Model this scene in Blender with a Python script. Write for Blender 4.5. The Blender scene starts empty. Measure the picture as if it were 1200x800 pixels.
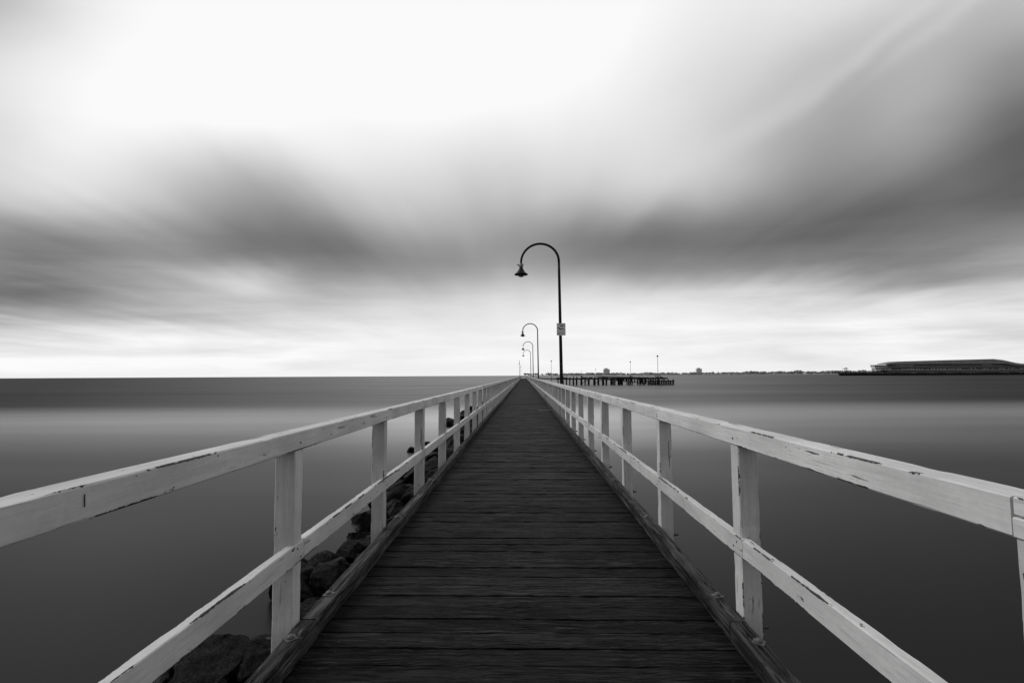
import bpy, bmesh, math, random
from mathutils import Vector, Matrix, noise, Euler
R = math.radians
rnd = random.Random(7)
scene = bpy.context.scene
COL = scene.collection
EYE = 1.39
WATER = -1.51
# ------------------------------------------------------------------ camera
cam_d = bpy.data.cameras.new("camera"); cam = bpy.data.objects.new("camera", cam_d); COL.objects.link(cam)
cam_d.lens = 18.0; cam_d.sensor_width = 36.0; cam_d.clip_start = 0.05; cam_d.clip_end = 60000
cam.location = (0.02, 0, EYE)
CM = Matrix.Rotation(R(1.29), 3, 'Z') @ Matrix.Rotation(R(90 + 3.81), 3, 'X') @ Matrix.Rotation(R(-0.3), 3, 'Z')
cam.rotation_euler = CM.to_euler()
scene.camera = cam
def ray(px, py):                      # direction of a photo pixel (1200x800)
    return (CM @ Vector(((px-600)/600.0, (400-py)/600.0, -1))).normalized()
def P(px, py, Y):                     # world point at depth Y along the pier axis
    d = ray(px, py); return Vector(cam.location) + d*(Y/d.y)
# ------------------------------------------------------------------ object helpers
def tag(o, label=None, cat=None, group=None, kind=None):
    if label: o["label"] = label
    if cat: o["category"] = cat
    if group: o["group"] = group
    if kind: o["kind"] = kind
    return o
def link(name, me, mat, parent=None, loc=(0,0,0), rot=(0,0,0)):
    o = bpy.data.objects.new(name, me); COL.objects.link(o)
    if mat is not None and len(me.materials) == 0: me.materials.append(mat)
    o.parent = parent; o.location = loc; o.rotation_euler = rot
    return o
def empty(name, loc, label, cat, group=None, rz=0):
    o = bpy.data.objects.new(name, None); COL.objects.link(o); o.location = loc; o.rotation_euler = (0,0,rz)
    o.empty_display_size = 0.2
    return tag(o, label, cat, group)
def me_from(bm, name, smooth=False):
    me = bpy.data.meshes.new(name); bm.normal_update(); bm.to_mesh(me); bm.free()
    if smooth:
        for p in me.polygons: p.use_smooth = True
    return me
def beam_bm(bm, L, w, h, b=0.004, step=0.2, jit=0.0, axis='Y', c=(0,0,0), seed=0.0, chips=0.0, mi=0):
    """bevelled beam along an axis, centred on c, slightly uneven like sawn timber"""
    n = max(1, int(round(L/step))); hw, hh = w/2, h/2
    sec = [(-hw+b,-hh),(hw-b,-hh),(hw,-hh+b),(hw,hh-b),(hw-b,hh),(-hw+b,hh),(-hw,hh-b),(-hw,-hh+b)]
    rings = []
    for i in range(n+1):
        t = -L/2 + L*i/n; ring = []
        for k, (x, z) in enumerate(sec):
            if jit:
                nv = noise.noise_vector(Vector((t*2.3+seed, k*3.1+seed, seed*1.7)))
                x += nv.x*jit; z += nv.y*jit
                if chips:
                    q = noise.noise(Vector((t*9+seed*3, (k//2)*5.3, seed)))
                    if q > 0.25:
                        s = min(1.0, (q-0.25)*5)*chips
                        x -= math.copysign(s, x); z -= math.copysign(s, z)
            if axis == 'Y': v = (x, t, z)
            elif axis == 'X': v = (t, x, z)
            else: v = (x, z, t)
            ring.append(bm.verts.new(Vector(v)+Vector(c)))
        rings.append(ring)
    fs = []
    for a, bb in zip(rings, rings[1:]):
        for k in range(8): fs.append(bm.faces.new((a[k], a[(k+1)%8], bb[(k+1)%8], bb[k])))
    fs.append(bm.faces.new(rings[0])); fs.append(bm.faces.new(list(reversed(rings[-1]))))
    for f in fs: f.material_index = mi
    bmesh.ops.recalc_face_normals(bm, faces=fs)
    return fs
def box_bm(bm, x0,x1,y0,y1,z0,z1, mi=0):
    vs = [bm.verts.new(p) for p in ((x0,y0,z0),(x1,y0,z0),(x1,y1,z0),(x0,y1,z0),(x0,y0,z1),(x1,y0,z1),(x1,y1,z1),(x0,y1,z1))]
    for q in ((0,3,2,1),(4,5,6,7),(0,1,5,4),(1,2,6,5),(2,3,7,6),(3,0,4,7)):
        f = bm.faces.new([vs[i] for i in q]); f.material_index = mi
def tube_bm(bm, pts, rad, n=12, cap=True):
    rings = []
    for i, p in enumerate(pts):
        p = Vector(p)
        d = (Vector(pts[min(i+1,len(pts)-1)]) - Vector(pts[max(i-1,0)])).normalized()
        up = Vector((0,1,0)) if abs(d.y) < .9 else Vector((1,0,0))
        a = d.cross(up).normalized(); b = d.cross(a).normalized()
        r = rad[i] if isinstance(rad, (list,tuple)) else rad
        rings.append([bm.verts.new(p + a*r*math.cos(2*math.pi*k/n) + b*r*math.sin(2*math.pi*k/n)) for k in range(n)])
    fs = []
    for A, B in zip(rings, rings[1:]):
        for k in range(n): fs.append(bm.faces.new((A[k], A[(k+1)%n], B[(k+1)%n], B[k])))
    if cap: fs.append(bm.faces.new(rings[0])); fs.append(bm.faces.new(rings[-1]))
    bmesh.ops.recalc_face_normals(bm, faces=fs)
def lathe_bm(bm, prof, n=24, c=(0,0,0)):
    rings = [[bm.verts.new((c[0]+r*math.cos(2*math.pi*k/n), c[1]+r*math.sin(2*math.pi*k/n), c[2]+z)) for k in range(n)] for r, z in prof]
    fs = []
    for A, B in zip(rings, rings[1:]):
        for k in range(n): fs.append(bm.faces.new((A[k], A[(k+1)%n], B[(k+1)%n], B[k])))
    fs.append(bm.faces.new(rings[0])); fs.append(bm.faces.new(rings[-1]))
    bmesh.ops.recalc_face_normals(bm, faces=fs)
# ------------------------------------------------------------------ node helpers
def g(v): return (v, v, v, 1)
class NT:
    def __init__(s, nt): s.nt = nt; nt.nodes.clear()
    def n(s, t, **kw):
        nd = s.nt.nodes.new(t)
        for k, v in kw.items(): setattr(nd, k, v)
        return nd
    def l(s, a, b): s.nt.links.new(a, b)
    def put(s, sock, v):
        if hasattr(v, 'is_output') or isinstance(v, bpy.types.NodeSocket): s.l(v, sock)
        else: sock.default_value = v
    def m(s, op, a, b=None, c=None, clamp=False):
        nd = s.n('ShaderNodeMath', operation=op, use_clamp=clamp); s.put(nd.inputs[0], a)
        if b is not None: s.put(nd.inputs[1], b)
        if c is not None: s.put(nd.inputs[2], c)
        return nd.outputs[0]
    def v(s, op, a, b=None):
        nd = s.n('ShaderNodeVectorMath', operation=op); s.put(nd.inputs[0], a)
        if b is not None: s.put(nd.inputs[1], b)
        return nd.outputs['Value'] if op in ('DOT_PRODUCT','LENGTH') else nd.outputs[0]
    def comb(s, x, y, z):
        nd = s.n('ShaderNodeCombineXYZ'); s.put(nd.inputs[0], x); s.put(nd.inputs[1], y); s.put(nd.inputs[2], z); return nd.outputs[0]
    def sep(s, a): nd = s.n('ShaderNodeSeparateXYZ'); s.l(a, nd.inputs[0]); return nd.outputs
    def noise(s, vec, scale=1, detail=3, rough=.5, dist=0, col=False):
        nd = s.n('ShaderNodeTexNoise'); s.l(vec, nd.inputs['Vector'])
        nd.inputs['Scale'].default_value = scale; nd.inputs['Detail'].default_value = detail
        nd.inputs['Roughness'].default_value = rough; nd.inputs['Distortion'].default_value = dist
        return nd.outputs['Color'] if col else nd.outputs['Fac']
    def mr(s, x, a, b, c=0.0, d=1.0, smooth=False):
        nd = s.n('ShaderNodeMapRange'); nd.interpolation_type = 'SMOOTHSTEP' if smooth else 'LINEAR'
        s.put(nd.inputs[0], x)
        for i, v in enumerate((a,b,c,d)): s.put(nd.inputs[i+1], v)
        return nd.outputs[0]
    def scale(s, vec, sc):
        return s.v('MULTIPLY', vec, sc)
    def mix(s, f, a, b):
        nd = s.n('ShaderNodeMix', data_type='FLOAT'); s.put(nd.inputs[0], f); s.put(nd.inputs[2], a); s.put(nd.inputs[3], b); return nd.outputs[0]
    def bump(s, h, strength, dist):
        nd = s.n('ShaderNodeBump'); nd.inputs['Strength'].default_value = strength; nd.inputs['Distance'].default_value = dist
        s.l(h, nd.inputs['Height']); return nd.outputs[0]
def new_mat(name):
    m = bpy.data.materials.new(name); m.use_nodes = True; return m, NT(m.node_tree)
def finish(t, value, rough, normal=None, spec=.3, metal=0.0):
    p = t.n('ShaderNodeBsdfPrincipled'); o = t.n('ShaderNodeOutputMaterial')
    if isinstance(value, (int, float)): p.inputs['Base Color'].default_value = g(value)
    else:
        c = t.n('ShaderNodeCombineColor')
        for i in range(3): t.l(value, c.inputs[i])
        t.l(c.outputs[0], p.inputs['Base Color'])
    t.put(p.inputs['Roughness'], rough); t.put(p.inputs['Specular IOR Level'], spec); p.inputs['Metallic'].default_value = metal
    if normal is not None: t.l(normal, p.inputs['Normal'])
    t.l(p.outputs[0], o.inputs[0]); return p
def obj_vec(t):
    """object coordinates shifted by a random amount for every object"""
    tc = t.n('ShaderNodeTexCoord'); oi = t.n('ShaderNodeObjectInfo')
    off = t.m('MULTIPLY', oi.outputs['Random'], 57.0)
    return tc.outputs['Object'], t.v('ADD', tc.outputs['Object'], t.comb(off, off, off)), oi.outputs['Random']
# white weathered paint; axis = grain direction, (ha, hb) half sizes of the section
def paint_mat(name, axis, ha, hb, base=.70, wear=.5):
    m, t = new_mat(name)
    raw, vec, rn = obj_vec(t)
    x, y, z = t.sep(raw)
    A, B = (x, z) if axis == 'Y' else (x, y)
    ed = t.m('ADD', t.m('SUBTRACT', ha, t.m('ABSOLUTE', A)), t.m('SUBTRACT', hb, t.m('ABSOLUTE', B)))
    stretch = (30, 2.2, 30) if axis == 'Y' else (30, 30, 2.2)
    gv = t.scale(vec, stretch)
    fine = t.scale(vec, (160, 5, 160) if axis == 'Y' else (160, 160, 5))
    n1 = t.noise(gv, 1, 5, .6, .3); n2 = t.noise(fine, 1, 3, .6)
    n3 = t.noise(vec, 2.3, 3, .5); n4 = t.noise(vec, 45, 3, .6)
    nedge = t.noise(t.scale(vec, (9, 3, 9) if axis == 'Y' else (9, 9, 3)), 1, 3, .55)
    edge = t.mr(t.m('ADD', ed, t.m('MULTIPLY', t.m('SUBTRACT', n4, .5), .012)), 0.002, 0.013, 1, 0)
    # peeled strips along arrises
    peel_e = t.mr(t.m('ADD', t.m('MULTIPLY', edge, t.mr(nedge, .44, .60)), t.m('MULTIPLY', n1, .30)), .56+.25*(1-wear), .62+.25*(1-wear))
    # checks (long thin cracks) and small chips
    crack = t.m('MULTIPLY', t.mr(n1, .635, .67), t.mr(n3, .42, .62))
    hair = t.m('MULTIPLY', t.mr(n2, .56, .70), t.mr(n3, .35, .65, .1, .6))
    chip = t.m('MULTIPLY', t.mr(t.noise(t.scale(vec, (26,11,26) if axis=='Y' else (26,26,11)), 1, 4, .65), .675, .70), 1.0)
    bare = t.m('MAXIMUM', t.m('MAXIMUM', peel_e, crack), chip)
    tone = t.m('MULTIPLY', t.mr(n3, .25, .75, .74, 1.10), t.mr(n1, .2, .8, .80, 1.12))
    tone = t.m('MULTIPLY', tone, t.mr(rn, 0, 1, .9, 1.06))
    tone = t.m('MULTIPLY', tone, t.mr(n4, .3, .75, 1.03, .93))
    col = t.m('MULTIPLY', t.m('MULTIPLY', tone, base), t.m('SUBTRACT', 1, t.m('MULTIPLY', hair, .55)))
    if axis == 'Z':   # grime at the foot
        col = t.m('MULTIPLY', col, t.mr(t.m('ADD', z, t.m('MULTIPLY', n3, .25)), -.62, -.25, .68, 1.0))
    wood = t.mr(n2, .3, .7, .025, .12)
    col = t.mix(bare, col, wood)
    h = t.m('SUBTRACT', t.m('ADD', t.m('MULTIPLY', n1, .5), t.m('MULTIPLY', n2, .25)), t.m('MULTIPLY', bare, .8))
    finish(t, col, t.mix(bare, .55, .85), t.bump(h, .6, .004), .3)
    return m
def wood_mat(name, axis, lo, hi, attr=False, spec=.35, rough=.62, wet=True, bumpd=.006):
    m, t = new_mat(name)
    if attr:
        at = t.n('ShaderNodeAttribute', attribute_name='pl'); rn = at.outputs['Fac']
        tc = t.n('ShaderNodeTexCoord'); off = t.m('MULTIPLY', rn, 91.0)
        raw = tc.outputs['Object']; vec = t.v('ADD', raw, t.comb(off, t.m('MULTIPLY', off, 1.7), off))
    else: raw, vec, rn = obj_vec(t)
    st = {'X': (2.0,22,22), 'Y': (22,1,22), 'Z': (22,22,1)}[axis]
    warp = t.v('ADD', vec, t.scale(t.noise(t.scale(vec, tuple(.18*q+.8 for q in st)), 1.3, 2, .5, col=True), (.05,.05,.05)))
    ring = t.noise(t.scale(warp, st), 1.5, 6, .62, .5)
    fine = t.noise(t.scale(vec, tuple(q*7 if q > 1 else 4 for q in st)), 1, 4, .6)
    groove = t.mr(t.noise(t.scale(warp, tuple(q*2.2 for q in st)), 1, 5, .55, .2), .56, .70)
    big = t.noise(vec, 1.7, 3, .5)
    pit = t.mr(t.noise(vec, 38, 3, .6), .60, .75)
    v = t.m('ADD', t.m('MULTIPLY', ring, .6), t.m('MULTIPLY', fine, .4))
    col = t.mr(v, .43, .64, lo, hi)
    col = t.m('MULTIPLY', col, t.mr(rn, 0, 1, .45, 1.65))
    col = t.m('MULTIPLY', col, t.mr(big, .3, .7, .72, 1.25))
    col = t.m('MULTIPLY', col, t.m('SUBTRACT', 1, t.m('MULTIPLY', groove, .75)))
    col = t.m('MULTIPLY', col, t.m('SUBTRACT', 1, t.m('MULTIPLY', pit, .3)))
    ln = t.noise(t.scale(warp, tuple(q*1.5 if q > 1 else .9 for q in st)), 1, 2, .5)
    ridge = t.m('MULTIPLY', t.mr(t.m('ABSOLUTE', t.m('SUBTRACT', ln, .5)), .004, .022, 1, 0), t.mr(t.noise(vec, 2.6, 2, .5), .42, .56))
    worn = t.m('MULTIPLY', t.mr(t.noise(t.scale(warp, tuple(q*1.9 if q > 1 else 2.2 for q in st)), 1, 3, .6), .56, .68), t.mr(big, .40, .60))
    col = t.m('ADD', col, t.m('MULTIPLY', worn, hi*1.5))
    col = t.m('MULTIPLY', col, t.m('SUBTRACT', 1, t.m('MULTIPLY', ridge, .92)))
    groove = t.m('MAXIMUM', groove, ridge)
    h = t.m('SUBTRACT', t.m('ADD', t.m('MULTIPLY', ring, .9), t.m('MULTIPLY', fine, .4)), t.m('MULTIPLY', groove, .9))
    finish(t, col, t.mr(big, .3, .7, rough-.1, rough+.15), t.bump(h, 1.0, bumpd), spec)
    return m
def rough_mat(name, lo, hi, scale=6, rough=.8, spec=.2, bd=.03, bs=1.0):
    m, t = new_mat(name); raw, vec, rn = obj_vec(t)
    n1 = t.noise(vec, scale, 7, .62); n2 = t.noise(vec, scale*5, 4, .6)
    v = t.m('ADD', t.m('MULTIPLY', n1, .65), t.m('MULTIPLY', n2, .35))
    finish(t, t.mr(v, .35, .66, lo, hi), rough, t.bump(v, bs, bd), spec); return m
def metal_mat(name, v, rough=.45, metal=0.0, var=.3, spec=.4):
    m, t = new_mat(name); raw, vec, rn = obj_vec(t)
    n = t.noise(vec, 9, 5, .6)
    finish(t, t.mr(n, .3, .7, v*(1-var), v*(1+var)), t.mr(n, .3, .7, rough-.08, rough+.12), None, spec, metal); return m

M = {}
M['top_rail'] = paint_mat('white_paint_top_rail', 'Y', .050, .049, .80, .48)
M['low_rail'] = paint_mat('white_paint_lower_rail', 'Y', .023, .050, .78, .64)
M['post'] = paint_mat('white_paint_post', 'Z', .053, .050, .74, .35)
M['deck'] = wood_mat('weathered_deck_planks', 'X', .0006, .030, attr=True, spec=.10, rough=.60, bumpd=.012)
M['kerb'] = wood_mat('weathered_kerb_timber', 'Y', .007, .085, spec=.12, rough=.7, bumpd=.010)
M['dark_wood'] = wood_mat('dark_pile_timber', 'Z', .012, .035, spec=.15, rough=.8)
M['beam_wood'] = wood_mat('dark_beam_timber', 'Y', .012, .035, spec=.15, rough=.8)
M['rust'] = metal_mat('rusted_iron', .07, .6, .3)
M['nail'] = metal_mat('dark_nail', .006, .7, 0)
M['galv'] = metal_mat('galvanised_washer', .14, .55, .3)
M['black'] = metal_mat('black_pole_paint', .006, .45, 0, .3, .25)
M['grey_metal'] = metal_mat('grey_fitting_metal', .20, .5, .2)
M['haze_metal'] = metal_mat('hazy_far_pole', .45, .5, 0)  # distance haze painted into the pole as a pale grey
M['glass'] = metal_mat('dull_lamp_glass', .12, .25, 0)
M['sign'] = metal_mat('white_sign_face', .9, .5, 0, .08)
M['ink'] = metal_mat('sign_ink', .14, .6, 0)
M['ink_grey'] = metal_mat('sign_grey_ink', .42, .6, 0)
M['pale'] = metal_mat('pale_batten', .42, .6, 0)
# wet rock: object-space pits, darker near the waterline
def rock_mat():
    m, t = new_mat('wet_dark_rock'); raw, vec, rn = obj_vec(t)
    n1 = t.noise(vec, 2.6, 6, .6, .3); n2 = t.noise(vec, 24, 5, .7)
    speck = t.mr(t.noise(vec, 55, 3, .7), .56, .66)
    v = t.m('ADD', t.m('MULTIPLY', n1, .5), t.m('MULTIPLY', n2, .5))
    gp = t.n('ShaderNodeNewGeometry'); z = t.sep(gp.outputs['Position'])[2]
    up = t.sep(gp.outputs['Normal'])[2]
    col = t.m('MULTIPLY', t.mr(v, .42, .62, .0012, .014), t.mr(rn, 0, 1, .5, 1.5))
    patch = t.m('MULTIPLY', t.mr(n1, .44, .56), speck)
    col = t.m('ADD', col, t.m('MULTIPLY', patch, .045))  # sparse pale specks painted in for small highlights
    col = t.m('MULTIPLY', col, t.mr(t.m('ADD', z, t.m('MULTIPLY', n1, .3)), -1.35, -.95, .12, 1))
    col = t.m('MULTIPLY', col, t.mr(up, .1, .9, .25, 1.2))  # shade painted in: steep and underside faces darker, tops lighter
    h = t.m('ADD', t.m('MULTIPLY', n1, .8), t.m('MULTIPLY', n2, .5))
    finish(t, col, t.mr(n2, .4, .6, .75, .45), t.bump(h, 1.0, .045), .10); return m
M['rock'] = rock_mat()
# ------------------------------------------------------------------ water
def water_mat():
    m, t = new_mat('still_sea_water')
    gp = t.n('ShaderNodeNewGeometry'); pos = gp.outputs['Position']; x, y, z = t.sep(pos)
    # long wind streaks across the bay, blurred by the long exposure
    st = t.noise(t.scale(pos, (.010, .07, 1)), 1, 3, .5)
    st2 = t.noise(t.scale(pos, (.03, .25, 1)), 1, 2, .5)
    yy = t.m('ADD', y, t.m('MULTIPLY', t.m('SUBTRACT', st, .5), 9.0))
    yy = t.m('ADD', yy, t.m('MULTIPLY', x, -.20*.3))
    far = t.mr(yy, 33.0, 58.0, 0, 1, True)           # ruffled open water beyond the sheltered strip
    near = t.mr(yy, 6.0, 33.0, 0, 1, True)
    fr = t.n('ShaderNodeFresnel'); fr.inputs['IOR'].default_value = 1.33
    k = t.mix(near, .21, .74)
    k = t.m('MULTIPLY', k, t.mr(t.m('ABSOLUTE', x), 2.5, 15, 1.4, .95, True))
    sheen_fan = t.mr(t.m('DIVIDE', t.m('ABSOLUTE', x), t.m('ADD', y, 12.0)), .05, .95, 1.0, 0.0, True)  # painted sheen: reflection strengthened along the pier axis, fading to both sides
    far2 = t.mix(sheen_fan, .12, .30)
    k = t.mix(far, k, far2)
    k = t.m('MULTIPLY', k, t.mix(sheen_fan, .85, 1.3))
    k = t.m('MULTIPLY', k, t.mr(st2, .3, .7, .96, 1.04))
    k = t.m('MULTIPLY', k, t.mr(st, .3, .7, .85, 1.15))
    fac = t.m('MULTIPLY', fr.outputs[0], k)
    df = t.n('ShaderNodeBsdfDiffuse')
    ax = t.m('ABSOLUTE', x)
    dv = t.mr(x, -8, 8, .011, .006)
    cc = t.n('ShaderNodeCombineColor'); [t.l(dv, cc.inputs[i]) for i in range(3)]
    t.l(cc.outputs[0], df.inputs['Color'])
    gl = t.n('ShaderNodeBsdfGlossy'); gl.inputs['Color'].default_value = g(.95); gl.inputs['Roughness'].default_value = .30
    mx = t.n('ShaderNodeMixShader'); t.l(fac, mx.inputs[0]); t.l(df.outputs[0], mx.inputs[1]); t.l(gl.outputs[0], mx.inputs[2])
    o = t.n('ShaderNodeOutputMaterial'); t.l(mx.outputs[0], o.inputs[0]); return m
bm = bmesh.new()
S = 40000
vs = [bm.verts.new(p) for p in ((-S,-600,0),(S,-600,0),(S,S,0),(-S,S,0))]; bm.faces.new(vs)
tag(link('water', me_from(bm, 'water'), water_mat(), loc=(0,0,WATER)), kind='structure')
m_, t_ = new_mat('sea_bed'); finish(t_, .03, .9)
bm = bmesh.new(); vs = [bm.verts.new(p) for p in ((-300,-60,0),(300,-60,0),(300,400,0),(-300,400,0))]; bm.faces.new(vs)
tag(link('sea_bed', me_from(bm, 'sea_bed'), m_, loc=(0,0,-4.5)), kind='structure')
# ------------------------------------------------------------------ world
def make_world():
    w = bpy.data.worlds.new("World"); scene.world = w; w.use_nodes = True
    t = NT(w.node_tree)
    tc = t.n('ShaderNodeTexCoord'); d = tc.outputs['Generated']; x, y, z = t.sep(d)
    zc = t.m('MAXIMUM', z, 0.0)
    # cloud-plane coordinates: long exposure drags the clouds along the pier axis
    iz = t.m('DIVIDE', 1.0, t.m('ADD', zc, .06))
    px, py = t.m('MULTIPLY', x, iz), t.m('MULTIPLY', y, iz)
    drift = t.comb(t.m('MULTIPLY', px, 1.0), t.m('MULTIPLY', py, .13), 0)
    drift2 = t.comb(t.m('MULTIPLY', px, 3.1), t.m('MULTIPLY', py, .22), 4.0)
    nA = t.noise(drift, 1.1, 3, .5, .25); nB = t.noise(drift2, 1.0, 3, .5, .2)
    # stereographic coordinates about the pier axis
    q = t.m('DIVIDE', 2.0, t.m('ADD', 1.02, y))
    sx, sz = t.m('MULTIPLY', x, q), t.m('MULTIPLY', zc, q)
    lowf = t.noise(t.comb(t.m('MULTIPLY', sx, 2.2), t.m('MULTIPLY', sz, 3.0), 0), 1.0, 4, .55, .3, col=True)
    wv = t.v('SUBTRACT', lowf, (.5,.5,.5))
    s = t.v('ADD', t.comb(sx, sz, 0), t.scale(wv, (.15, .07, 0)))
    s = t.v('ADD', s, t.comb(t.m('MULTIPLY', t.m('SUBTRACT', nA, .5), .06), t.m('MULTIPLY', t.m('SUBTRACT', nA, .5), .08), 0))
    def ster(px_, py_):
        r = ray(px_, py_); return Vector((r.x*2/(1.02+r.y), r.z*2/(1.02+r.y)))
    blobs = SKY
    total = None
    for cx, cy, wx, wy, rot, amp in blobs:
        c = ster(cx, cy); ca, sa = math.cos(R(rot)), math.sin(R(rot)); e = .2
        u = (ster(cx+ca*wx*e, cy-sa*wx*e)-c)/e; v = (ster(cx-sa*wy*e, cy-ca*wy*e)-c)/e
        mt = Matrix(((u.x, v.x), (u.y, v.y))).inverted()
        dlt = t.v('SUBTRACT', s, (c.x, c.y, 0))
        a = t.v('DOT_PRODUCT', dlt, (mt[0][0], mt[0][1], 0)); b = t.v('DOT_PRODUCT', dlt, (mt[1][0], mt[1][1], 0))
        qq = t.m('MULTIPLY_ADD', a, a, t.m('MULTIPLY', b, b))
        gsn = t.m('MULTIPLY', t.m('EXPONENT', t.m('MULTIPLY', qq, -1.0)), amp)
        total = gsn if total is None else t.m('ADD', total, gsn)
    rad = t.v('LENGTH', t.comb(sx, sz, 0))
    base = t.mr(rad, .60, 2.0, 1.0, .61, True)
    # streaks are stronger where cloud lies
    cover = t.m('MINIMUM', t.m('MAXIMUM', t.m('MULTIPLY', total, -1.0), 0.0), .7)
    streak = t.m('ADD', t.m('MULTIPLY', t.m('SUBTRACT', nA, .5), .24), t.m('MULTIPLY', t.m('SUBTRACT', nB, .5), .10))
    streak = t.m('MULTIPLY', streak, t.m('ADD', .22, t.m('MULTIPLY', cover, .9)))
    streak = t.m('MULTIPLY', streak, t.mr(z, .0, .12))
    # thin level bars of cloud low over the sea
    el = t.comb(t.m('MULTIPLY', sx, 3.2), t.m('MULTIPLY', sz, 24), 9)
    bars = t.m('SUBTRACT', t.noise(el, 1, 4, .55, .3), .5)
    barw = t.m('MULTIPLY', t.mr(z, .28, .06), t.mr(z, .0, .03, .25, 1))
    bars = t.m('MULTIPLY', t.m('MULTIPLY', bars, barw), t.mr(t.m('ABSOLUTE', sx), .10, .6, .16, .44))
    V = t.m('ADD', t.m('ADD', base, total), t.m('ADD', streak, bars))
    # soft knees: nothing darker than a rain cloud
    V = t.m('MAXIMUM', V, .25); V = t.m('MINIMUM', V, 1.03)
    lin = t.m('POWER', V, 2.2)
    sky = t.n('ShaderNodeTexSky', sky_type='NISHITA'); sky.sun_disc = False
    sky.sun_elevation = math.asin(SUNDIR.z); sky.sun_rotation = SUNROT
    bw = t.n('ShaderNodeRGBToBW'); t.l(sky.outputs[0], bw.inputs[0])
    b1 = t.n('ShaderNodeBackground'); t.l(bw.outputs[0], b1.inputs[0]); b1.inputs[1].default_value = .05
    b2 = t.n('ShaderNodeBackground'); t.l(t.m('MULTIPLY', lin, .95), b2.inputs[0])
    # the overcast sheet hides nearly all of the clear sky
    mx = t.n('ShaderNodeMixShader'); mx.inputs[0].default_value = .93
    t.l(b1.outputs[0], mx.inputs[1]); t.l(b2.outputs[0], mx.inputs[2])
    o = t.n('ShaderNodeOutputWorld'); t.l(mx.outputs[0], o.inputs[0])
SUNDIR = Vector((-.76, .06, .65)).normalized()        # towards the sun
SUNROT = math.atan2(SUNDIR.x, SUNDIR.y)
SKY = [ # photo-sized cloud banks: x, y, half width, half height, tilt, tone
 (300,225,125,52,-10,-.25),(250,285,260,44,-2,-.29),(50,285,150,45,0,-.22),(420,305,150,46,-6,-.26),(0,340,190,40,0,-.32),
 (190,350,230,28,0,-.20),(860,285,240,46,4,-.31),(1080,240,200,85,8,-.33),(1220,120,150,115,30,-.42),
 (950,190,140,90,20,-.22),(1010,70,160,65,30,-.16),(725,290,140,42,0,-.21),(580,240,190,85,0,-.16),(590,310,110,28,0,-.08),
 (830,90,120,90,20,-.10),(1110,318,210,28,0,-.22),(-20,170,80,90,0,-.08),(-30,0,110,60,0,-.18),(1240,250,90,70,0,-.10),
 (290,325,60,22,0,.15),(985,80,120,10,38,.06),(900,130,90,14,38,.05),(1080,40,140,10,36,.04),(0,395,160,22,0,-.06),
 (330,110,120,30,-20,-.04),(1220,400,110,30,0,-.08),(480,60,380,120,0,.10),(180,130,160,60,0,.06),(440,375,90,16,0,-.05),
]
make_world()
sun_d = bpy.data.lights.new('sun', 'SUN'); sun_d.energy = 1.05; sun_d.angle = R(25); sun_d.color = (1, .99, .98)
sun = bpy.data.objects.new('sun', sun_d); COL.objects.link(sun); sun.location = (-6, 1, 20)
sun.rotation_euler = SUNDIR.to_track_quat('Z', 'Y').to_euler()
# ------------------------------------------------------------------ the pier
END = 245.0
HALF = 1.08; KW = .095; KH = .107; XR = 1.177; SP = 1.72
pier = empty('pier', (0, 0, 0), 'long narrow timber pier with dark cross planks running straight out to sea', 'pier')
def build_deck():
    bm = bmesh.new(); pl = bm.verts.layers.float.new('pl')
    y = -3.0; i = 0
    while y < END:
        w = .157 + rnd.uniform(-.012, .014); gap = rnd.choice((.003, .004, .006, .010, .013))
        near = y < 14
        dz = rnd.uniform(-.003, .003); n0 = len(bm.verts)
        x0 = rnd.uniform(-.006, .004)
        beam_bm(bm, 2*HALF+2*KW-.012, w, .05, .004 if near else .005, .045 if -0.5 < y < 9 else (.16 if near else 3), .0028 if near else .001, 'X',
                (x0, y+w/2, -.026+dz), seed=i*1.37, chips=.004 if near else 0)
        bm.verts.ensure_lookup_table(); r = rnd.random()
        for k in range(n0, len(bm.verts)): bm.verts[k][pl] = r
        # nail heads sunk in the middle and near both ends
        if y < 22:
            for nx in (-.03, -.95, .95):
                for ny in (.28, .72):
                    if rnd.random() < .35: continue
                    cx, cy = nx+rnd.uniform(-.012,.012), y+w*ny
                    r_ = rnd.uniform(.006,.0085)
                    v = [bm.verts.new((cx+r_*math.cos(a*math.pi/4), cy+r_*math.sin(a*math.pi/4), .0022+dz)) for a in range(8)]
                    f = bm.faces.new(v); f.material_index = 1
        y += w + gap; i += 1
    me = me_from(bm, 'deck'); me.materials.append(M['deck']); me.materials.append(M['nail'])
    link('deck', me, None, pier)
build_deck()
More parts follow.
